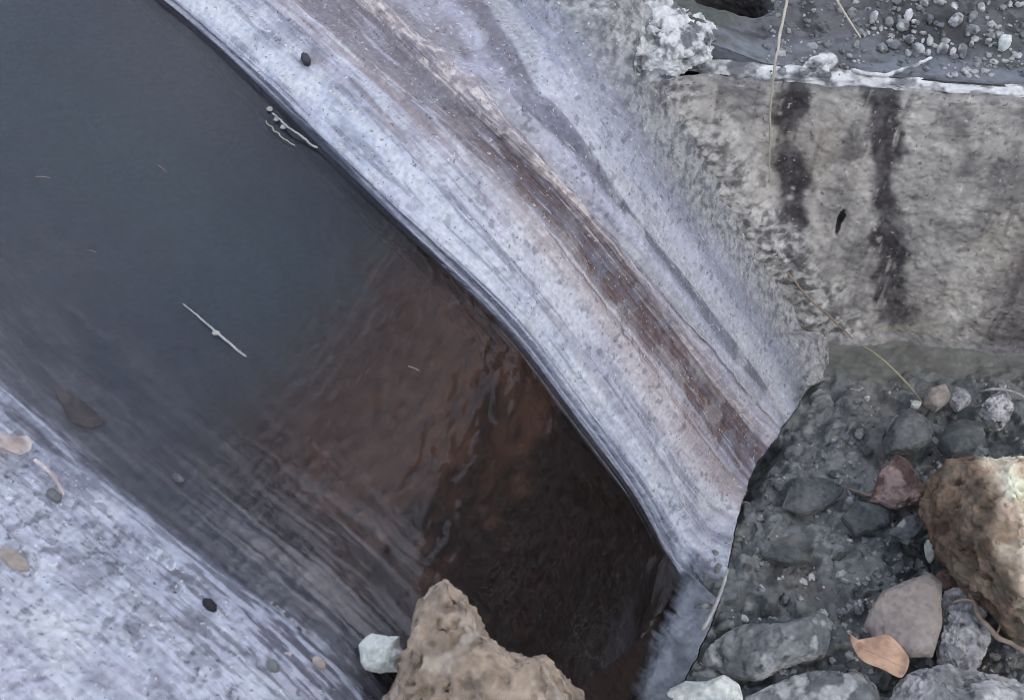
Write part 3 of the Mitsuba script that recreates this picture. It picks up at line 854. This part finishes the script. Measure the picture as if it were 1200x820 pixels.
rock('crust_lump', 'rough whitish lump of mineral crust at the corner of wall and chute', 'crust lump', 'crust',
     [(720, 30), (738, 12), (770, 6), (800, 10), (832, 18), (842, 40), (832, 66), (790, 80), (745, 72)], lumpz - 0.008, 0.024, rough=0.34, facets=2, seed=41, sub=6)
rock('crust_lump', 'small white lump of crust on the top edge of the wall', 'crust lump', 'crust',
     [(936, 84), (952, 68), (972, 62), (982, 72), (968, 84)], WALL_TOP + 0.012, 0.010, rough=0.30, facets=2, seed=42, sub=5)
# on the left bank and in the water


def chute_point(px, py, lift=0.0):
    """where the sight line meets the finished chute"""
    d = ray(px, py)
    w = d / np.linalg.norm(d)
    V = S.reshape(-1, 3) - CAM
    tt = V @ w
    dist = np.linalg.norm(V - tt[:, None] * w, axis=1)
    k = np.argsort(dist)[:6]
    t = np.min(tt[k])
    return CAM + w * t + np.array([0, 0, lift])


def bank_pebble(label, px, py, rx, ry, mat, seed, rot=0.6, name='pebble'):
    z = chute_point(px, py)[2]
    return rock(name, label, 'pebble', mat, disc(px, py, rx, ry, 8, seed, rot), z + 0.002, 0.005, rough=0.10, facets=3, seed=seed, sub=4, flat=0.7)


bank_pebble('black pebble on the white left bank, the upper of two', 245, 708, 10, 6, 'stone_black', 51)
bank_pebble('dark grey pebble on the left bank, the lower of two', 320, 780, 8, 6, 'stone_dark', 52)
bank_pebble('small beige pebble on the streaked wet edge left of the round white stone', 374, 776, 9, 6, 'stone_beige', 53)
bank_pebble('small dark pebble stuck on the pale bank right of the water', 358, 70, 7, 4.5, 'stone_black', 54)
bank_pebble('greenish pebble at the tip of the curled dry leaf stem', 63, 580, 10, 6, 'stone_dark', 55)
bank_pebble('pale pebble in the shallow water near the left bank', 208, 562, 9, 5, 'stone_grey', 56)
bank_pebble('yellowish crumb of earth at the left edge of the picture', 16, 655, 20, 10, 'stone_beige', 57)


# pebbles in the soil of the ledge
def one_pebble(px, py, r_px, seed):
    z0 = float(terrace_z(*at_fn(px, py, terrace_z)[:2]))
    return rock_mesh(disc(px, py, r_px, r_px * 0.7, 7, seed, seed * 1.3), z0 + 0.0015, r_px * 0.0006, rough=0.16, facets=3, seed=seed, sub=3, flat=0.7)


add('pebble', one_pebble(1178, 48, 11, 91), 'stone_white', label='largest and whitest pebble on the ledge, near the right edge', category='pebble')
pr = np.random.default_rng(5)
spots = [(1118, 8), (1140, 20), (1082, 2), (1065, 18), (1058, 30), (1090, 22), (1120, 24), (1042, 26), (1136, 36), (1066, 46), (1090, 48), (1050, 52), (1150, 8), (1104, 58), (1076, 58), (1024, 20), (998, 16), (1128, 60)]
while len(spots) < 52:
    p = (pr.uniform(985, 1200), pr.uniform(-25, 66))
    if min(math.hypot(p[0] - s[0], p[1] - s[1]) for s in spots) > 8:
        spots.append(p)
for i, (px, py) in enumerate(spots):
    if math.hypot(px - 1178, py - 48) < 16:
        continue
    add('pebble', one_pebble(px, py, pr.uniform(5.5, 9) if i < 18 else pr.uniform(2.5, 5), 100 + i), 'stone_grey' if i % 3 else 'stone_pale', label='small grey pebble bedded in the dark soil of the ledge',
        category='pebble', group='pebbles in the soil of the ledge')

fr = np.random.default_rng(15)
chips = []
while len(chips) < 34:
    p = (fr.uniform(900, 1200), fr.uniform(440, 815))
    if p[0] > 870 + (650 - p[1]) * 0.3 and not (p[0] > 1075 and 530 < p[1] < 770) and min([math.hypot(p[0] - c_[0], p[1] - c_[1]) for c_ in chips] + [99]) > 15:
        chips.append(p)
for i, (px, py) in enumerate(chips):
    r_ = fr.uniform(5, 13)
    zc = float(mud_z(*at_fn(px, py, mud_z)[:2]))
    add('fragment', rock_mesh(disc(px, py, r_, r_ * fr.uniform(0.45, 0.8), 6, i, fr.uniform(0, 3)), zc - 0.0005, r_ * 0.00035, rough=0.22, facets=5, seed=300 + i, sub=3, flat=0.55),
        ('stone_grey', 'stone_dark', 'stone_dark', 'stone_grey')[i % 4], label='small angular grey fragment half bedded in the mud', category='stone', group='loose fragments in the mud')

# gravel nobody would count: grains over the mud and the ledge


def grains(n, sampler, hfn, size, seed):
    r = np.random.default_rng(seed)
    out_v, out_f = [], []
    m = ICO[1]
    base = np.array(m.vertices)
    for i in range(n):
        x, y = sampler(r)
        s = size * (0.4 + 1.3 * r.random() ** 3)
        q = base * (s * r.uniform(0.6, 1.2, 3) * np.array([1, 1, 0.7])) * (1 + 0.35 * r.normal(size=(len(base), 1)) * 0.6)
        a = r.uniform(0, 6.28)
        ca, sa = math.cos(a), math.sin(a)
        q = q @ np.array([[ca, sa, 0], [-sa, ca, 0], [0, 0, 1]]) + np.array([x, y, float(hfn(x, y)) + s * 0.15])
        out_f.append(np.array(m.faces) + len(base) * i)
        out_v.append(q)
    return trimesh.Trimesh(np.vstack(out_v), np.vstack(out_f), process=False)


def mud_spot(r):
    while True:
        px, py = r.uniform(850, 1210), r.uniform(430, 830)
        if (px - 850) > (650 - py) * 0.62 and r.random() < 0.25 + 0.75 * sm(450, 620, py) * sm(860, 1000, px):
            p = at_z(px, py, 0.04)
            return p[0], p[1]


def soil_spot(r):
    p = at_z(r.uniform(900, 1230), r.uniform(-60, 75), 0.40)
    return p[0], p[1]


add('gravel', grains(800, mud_spot, mud_z, 0.0030, 3), 'stone_pale', kind='stuff', label='grey grit scattered over the wet mud', category='gravel')
add('gravel', grains(700, soil_spot, terrace_z, 0.0034, 4), 'stone_grey', kind='stuff', label='grey grit in the soil of the ledge', category='gravel')


# ------------------------------------------------------------------ twigs, stalks, leaves
def tube(points, r0, r1, seg=8, n=40, wob=0.0, seed=0):
    Pt = np.array(points, float)
    d = np.r_[0, np.cumsum(np.linalg.norm(np.diff(Pt, axis=0), axis=1))]
    C = (CubicSpline if len(Pt) > 2 else PchipInterpolator)(d, Pt, axis=0)(np.linspace(0, d[-1], n))
    if wob:
        C = C + wob * (np.stack([meshkit.fbm(np.stack([np.linspace(0, 8, n) + 10 * k, np.zeros(n), np.zeros(n)], 1), 3, seed + k) for k in range(3)], 1) - 0.5)
    tg = np.gradient(C, axis=0)
    tg /= np.linalg.norm(tg, axis=1, keepdims=True)
    a = np.cross(tg, [0.31, 0.2, 0.93])
    a /= np.linalg.norm(a, axis=1, keepdims=True)
    b = np.cross(tg, a)
    rr = np.linspace(r0, r1, n) * (0.85 + 0.3 * meshkit.noise(np.stack([np.linspace(0, 20, n), np.zeros(n), np.zeros(n)], 1), seed))
    rr[0] *= 0.3
    rr[-1] *= 0.3
    ph = np.linspace(0, 2 * math.pi, seg, endpoint=False)
    ring = C[:, None] + rr[:, None, None] * (np.cos(ph)[None, :, None] * a[:, None] + np.sin(ph)[None, :, None] * b[:, None])
    f = []
    for i in range(n - 1):
        for j in range(seg):
            k = (j + 1) % seg
            f += [[i * seg + j, i * seg + k, (i + 1) * seg + k], [i * seg + j, (i + 1) * seg + k, (i + 1) * seg + j]]
    return trimesh.Trimesh(ring.reshape(-1, 3), np.array(f), process=False)


def on_mud(px, py, up):
    p = at_fn(px, py, lambda x, y: mud_z(x, y))
    return at_z(px, py, p[2] + up)


def on_soil(px, py, up):
    p = at_fn(px, py, lambda x, y: terrace_z(x, y))
    return at_z(px, py, p[2] + up)


add('grass_stalk', tube([on_soil(926, -20, .03), on_soil(918, 22, .03), at_z(911, 62, .415), at_wall(906, 100, .018), at_wall(902, 145, .016), at_wall(901, 190, .012), at_wall(904, 222, .008)], .0017, .0007, wob=.004, seed=2), 'straw',
    label='long pale grass stalk hanging from the ledge down the wall', category='grass stalk')
add('grass_stalk', tube([on_soil(968, -20, .03), on_soil(985, 8, .018), on_soil(1009, 45, .004)], .0016, .0008), 'straw', label='short pale stalk lying across the soil of the ledge', category='grass stalk')
add('grass_stalk', tube([on_mud(1006, 402, .012), on_mud(1034, 421, .02), on_mud(1054, 440, .018), on_mud(1070, 458, .012), on_mud(1080, 473, .006)], .0010, .0019), 'stalk_yellow', label='pale yellowish curved stalk on the silt below the wall', category='grass stalk')
rt = thing('root', 'pale forked root by the wall at the right edge', 'root')
add('stem', tube([on_mud(1146, 460, .016), on_mud(1162, 456, .022), on_mud(1180, 457, .022), on_mud(1206, 470, .014)], .0016, .0019), 'twig_pale', rt)
add('branch', tube([on_mud(1172, 457, .021), on_mud(1164, 466, .016), on_mud(1152, 474, .010), on_mud(1140, 476, .005)], .0014, .0008), 'twig_pale', rt)
add('branch', tube([on_mud(1178, 458, .021), on_mud(1184, 468, .016), on_mud(1186, 480, .010)], .0012, .0008), 'twig_pale', rt)
add('twig', tube([on_mud(990, 570, .012), on_mud(1008, 577, .018), on_mud(1036, 583, .026), on_mud(1068, 591, .030)], .0010, .0022, wob=.004, seed=5), 'root', label='thin reddish twig lying in front of the reddish stone', category='twig')
rt2 = thing('root', 'bent brown root at the foot of the tan rock', 'root')
add('stem', tube([at_z(1136, 694, .13), at_z(1146, 716, .135), at_z(1160, 737, .14), at_z(1182, 752, .145), at_z(1212, 768, .15)], .0020, .0024, wob=.004, seed=6), 'root', rt2)
add('branch', tube([at_z(1142, 704, .134), at_z(1128, 702, .132), at_z(1116, 706, .128)], .0013, .0007), 'root', rt2)
add('branch', tube([at_z(1168, 742, .14), at_z(1174, 722, .14), at_z(1170, 706, .137)], .0012, .0007), 'root', rt2)
add('straw_blade', tube([on_mud(852, 668, .022), on_mud(842, 700, .026), on_mud(833, 720, .024), on_mud(822, 738, .02)], .0010, .0022), 'twig_pale', label='pale straw blade standing along the foot of the chute', category='straw')
add('root', tube([at_wall(922, 318, .022), at_wall(945, 346, .024), at_wall(972, 372, .02), at_wall(1000, 398, .014)], .0014, .0009, wob=.003, seed=8), 'root', label='thin pale root along the slanting joint of wall and chute', category='root')
rr3 = [on_soil(998, 82, .003), on_soil(1030, 88, .004), on_soil(1060, 82, .005), on_soil(1092, 68, .003)]
add('root', tube(rr3, .0022, .0014, wob=.003, seed=9), 'crust', label='half buried whitish root along the top of the wall', category='root')


def water_z(px, py, up):
    p = at_fn(px, py, lambda x, y: crest_height(x, y) - 0.002)
    return at_z(px, py, p[2] + up)


tw = thing('twig', 'thin white twig floating on the dark water', 'twig')
add('stem', tube([water_z(214, 355, .001), water_z(234, 372, .002), water_z(250, 386, .003), water_z(268, 402, .002), water_z(288, 418, .001)], .0006, .0010, wob=.0012, seed=12), 'twig_pale', tw)
add('knot', trimesh.Trimesh(np.array(ICO[2].vertices) * [.0032, .0022, .0018] + water_z(253, 390, .003), ICO[2].faces), 'twig_pale', tw)
st = thing('stick', 'pale rotten stick caught at the waterline in the upper left', 'stick')
add('stem', tube([water_z(318, 132, .003), water_z(335, 146, .005), water_z(352, 160, .004), water_z(372, 175, .002)], .0007, .0011, wob=.003, seed=14), 'twig_pale', st)
add('splinter', tube([water_z(312, 142, .002), water_z(328, 158, .003), water_z(346, 172, .001)], .0005, .0004, wob=.003, seed=15), 'straw', st)
for i, (px, py) in enumerate([(316, 128), (324, 140), (332, 149)]):
    add('flake', trimesh.Trimesh(np.array(ICO[2].vertices) * ([.0020, .0014, .0008] + 0.0012 * rng.random(3)) * (0.8 + 0.5 * rng.random((162, 1))) + water_z(px, py, .002), ICO[2].faces), 'twig_pale', st)


def leaf_mesh(outline, hfn, curl=0.006, lift=0.004, seed=0, thick=0.0006, ax=(1, 0)):
    O = np.array(outline, float)
    O = np.vstack([O, O[:1]])
    d = np.r_[0, np.cumsum(np.linalg.norm(np.diff(O, axis=0), axis=1))]
    B = PchipInterpolator(d, O, axis=0)(np.linspace(0, d[-1], 97))[:-1]
    c = B.mean(0)
    rings = np.linspace(0, 1, 14)
    G = c + rings[:, None, None] * (B - c)[None]
    zc = hfn(*c)
    pts = np.array([[at_z(px, py, zc) for px, py in row] for row in G])
    pc = at_z(*c, zc)
    rel = pts - pc
    axv = np.array([ax[0], ax[1]], float) / np.hypot(*ax)
    along = rel[..., 0] * axv[0] + rel[..., 1] * axv[1]
    side = -rel[..., 0] * axv[1] + rel[..., 1] * axv[0]
    mx = np.abs(side).max()
    ml = np.abs(along).max()
    pts[..., 2] += lift + curl * (side / mx) ** 2 + 0.6 * curl * (along / ml) ** 2 * np.sign(along) + 0.5 * curl * (meshkit.fbm(pts * 70, 3, seed) - 0.5)
    n, m = pts.shape[:2]
    f = []
    for i in range(n - 1):
        for j in range(m):
            k = (j + 1) % m
            f += [[i * m + j, i * m + k, (i + 1) * m + k], [i * m + j, (i + 1) * m + k, (i + 1) * m + j]]
    f = np.array(f)
    v = pts.reshape(-1, 3)
    uv = np.stack([along / ml, side / mx], -1).reshape(-1, 2)
    v2 = v - [0, 0, thick]
    rim = []
    o = (n - 1) * m
    for j in range(m):
        k = (j + 1) % m
        rim += [[o + j, o + k, o + k + n * m], [o + j, o + k + n * m, o + j + n * m]]
    return trimesh.Trimesh(np.vstack([v, v2]), np.vstack([f, f[:, ::-1] + n * m, rim]), process=False), np.vstack([uv, uv])


m, uv = leaf_mesh([(997, 740), (1006, 748), (1030, 748), (1052, 760), (1064, 778), (1050, 800), (1030, 786), (1010, 778), (1003, 762)], lambda x, y: 0.128, .010, 0.0, 1, ax=(1, -.6))
add('leaf', m, 'leaf_orange', label='orange brown dry leaf among the grey stones', category='leaf', uv=uv)
lf = thing('leaf', 'curled whitish dry leaf with a bent stem on the left bank', 'leaf')
lz = float(chute_point(20, 536)[2])
m, uv = leaf_mesh([(-30, 519), (0, 521), (20, 526), (36, 530), (48, 536), (42, 544), (28, 541), (14, 545), (-5, 535), (-30, 531)], lambda x, y: lz, .020, 0.004, 2, ax=(1, -.3))
add('blade', m, 'leaf_pale', lf, uv=uv)
lz2 = float(chute_point(70, 575)[2])
add('stem', tube([at_z(40, 538, lz + .010), at_z(54, 549, lz + .012), at_z(66, 563, lz2 + .012), at_z(75, 580, lz2 + .006)], .0016, .0011, seed=18), 'leaf_pale', lf)
wl = float(water_z(95, 480, 0)[2])
m, uv = leaf_mesh([(58, 446), (80, 458), (104, 474), (120, 492), (104, 500), (86, 496), (70, 470)], lambda x, y: wl, .005, -0.005, 3, ax=(1, -.8))
add('leaf', m, 'leaf_brown', label='soaked brown leaf half sunk in the water near the left bank', category='leaf', uv=uv)
for i, (px, py, ln, an) in enumerate([(50, 208, 9, .1), (190, 198, 7, .7), (108, 295, 6, .3), (485, 432, 8, .4)]):
    a_ = water_z(px - ln * math.cos(an), py - ln * math.sin(an), .0004)
    b_ = water_z(px + ln * math.cos(an), py + ln * math.sin(an), .0004)
    add('fleck', tube([a_, (a_ + b_) / 2 + [0, 0.0006, 0.0003], b_], .0004, .0003, n=10, seed=60 + i), 'root', label='tiny brownish straw fleck floating on the dark water', category='straw', group='flecks floating on the water')
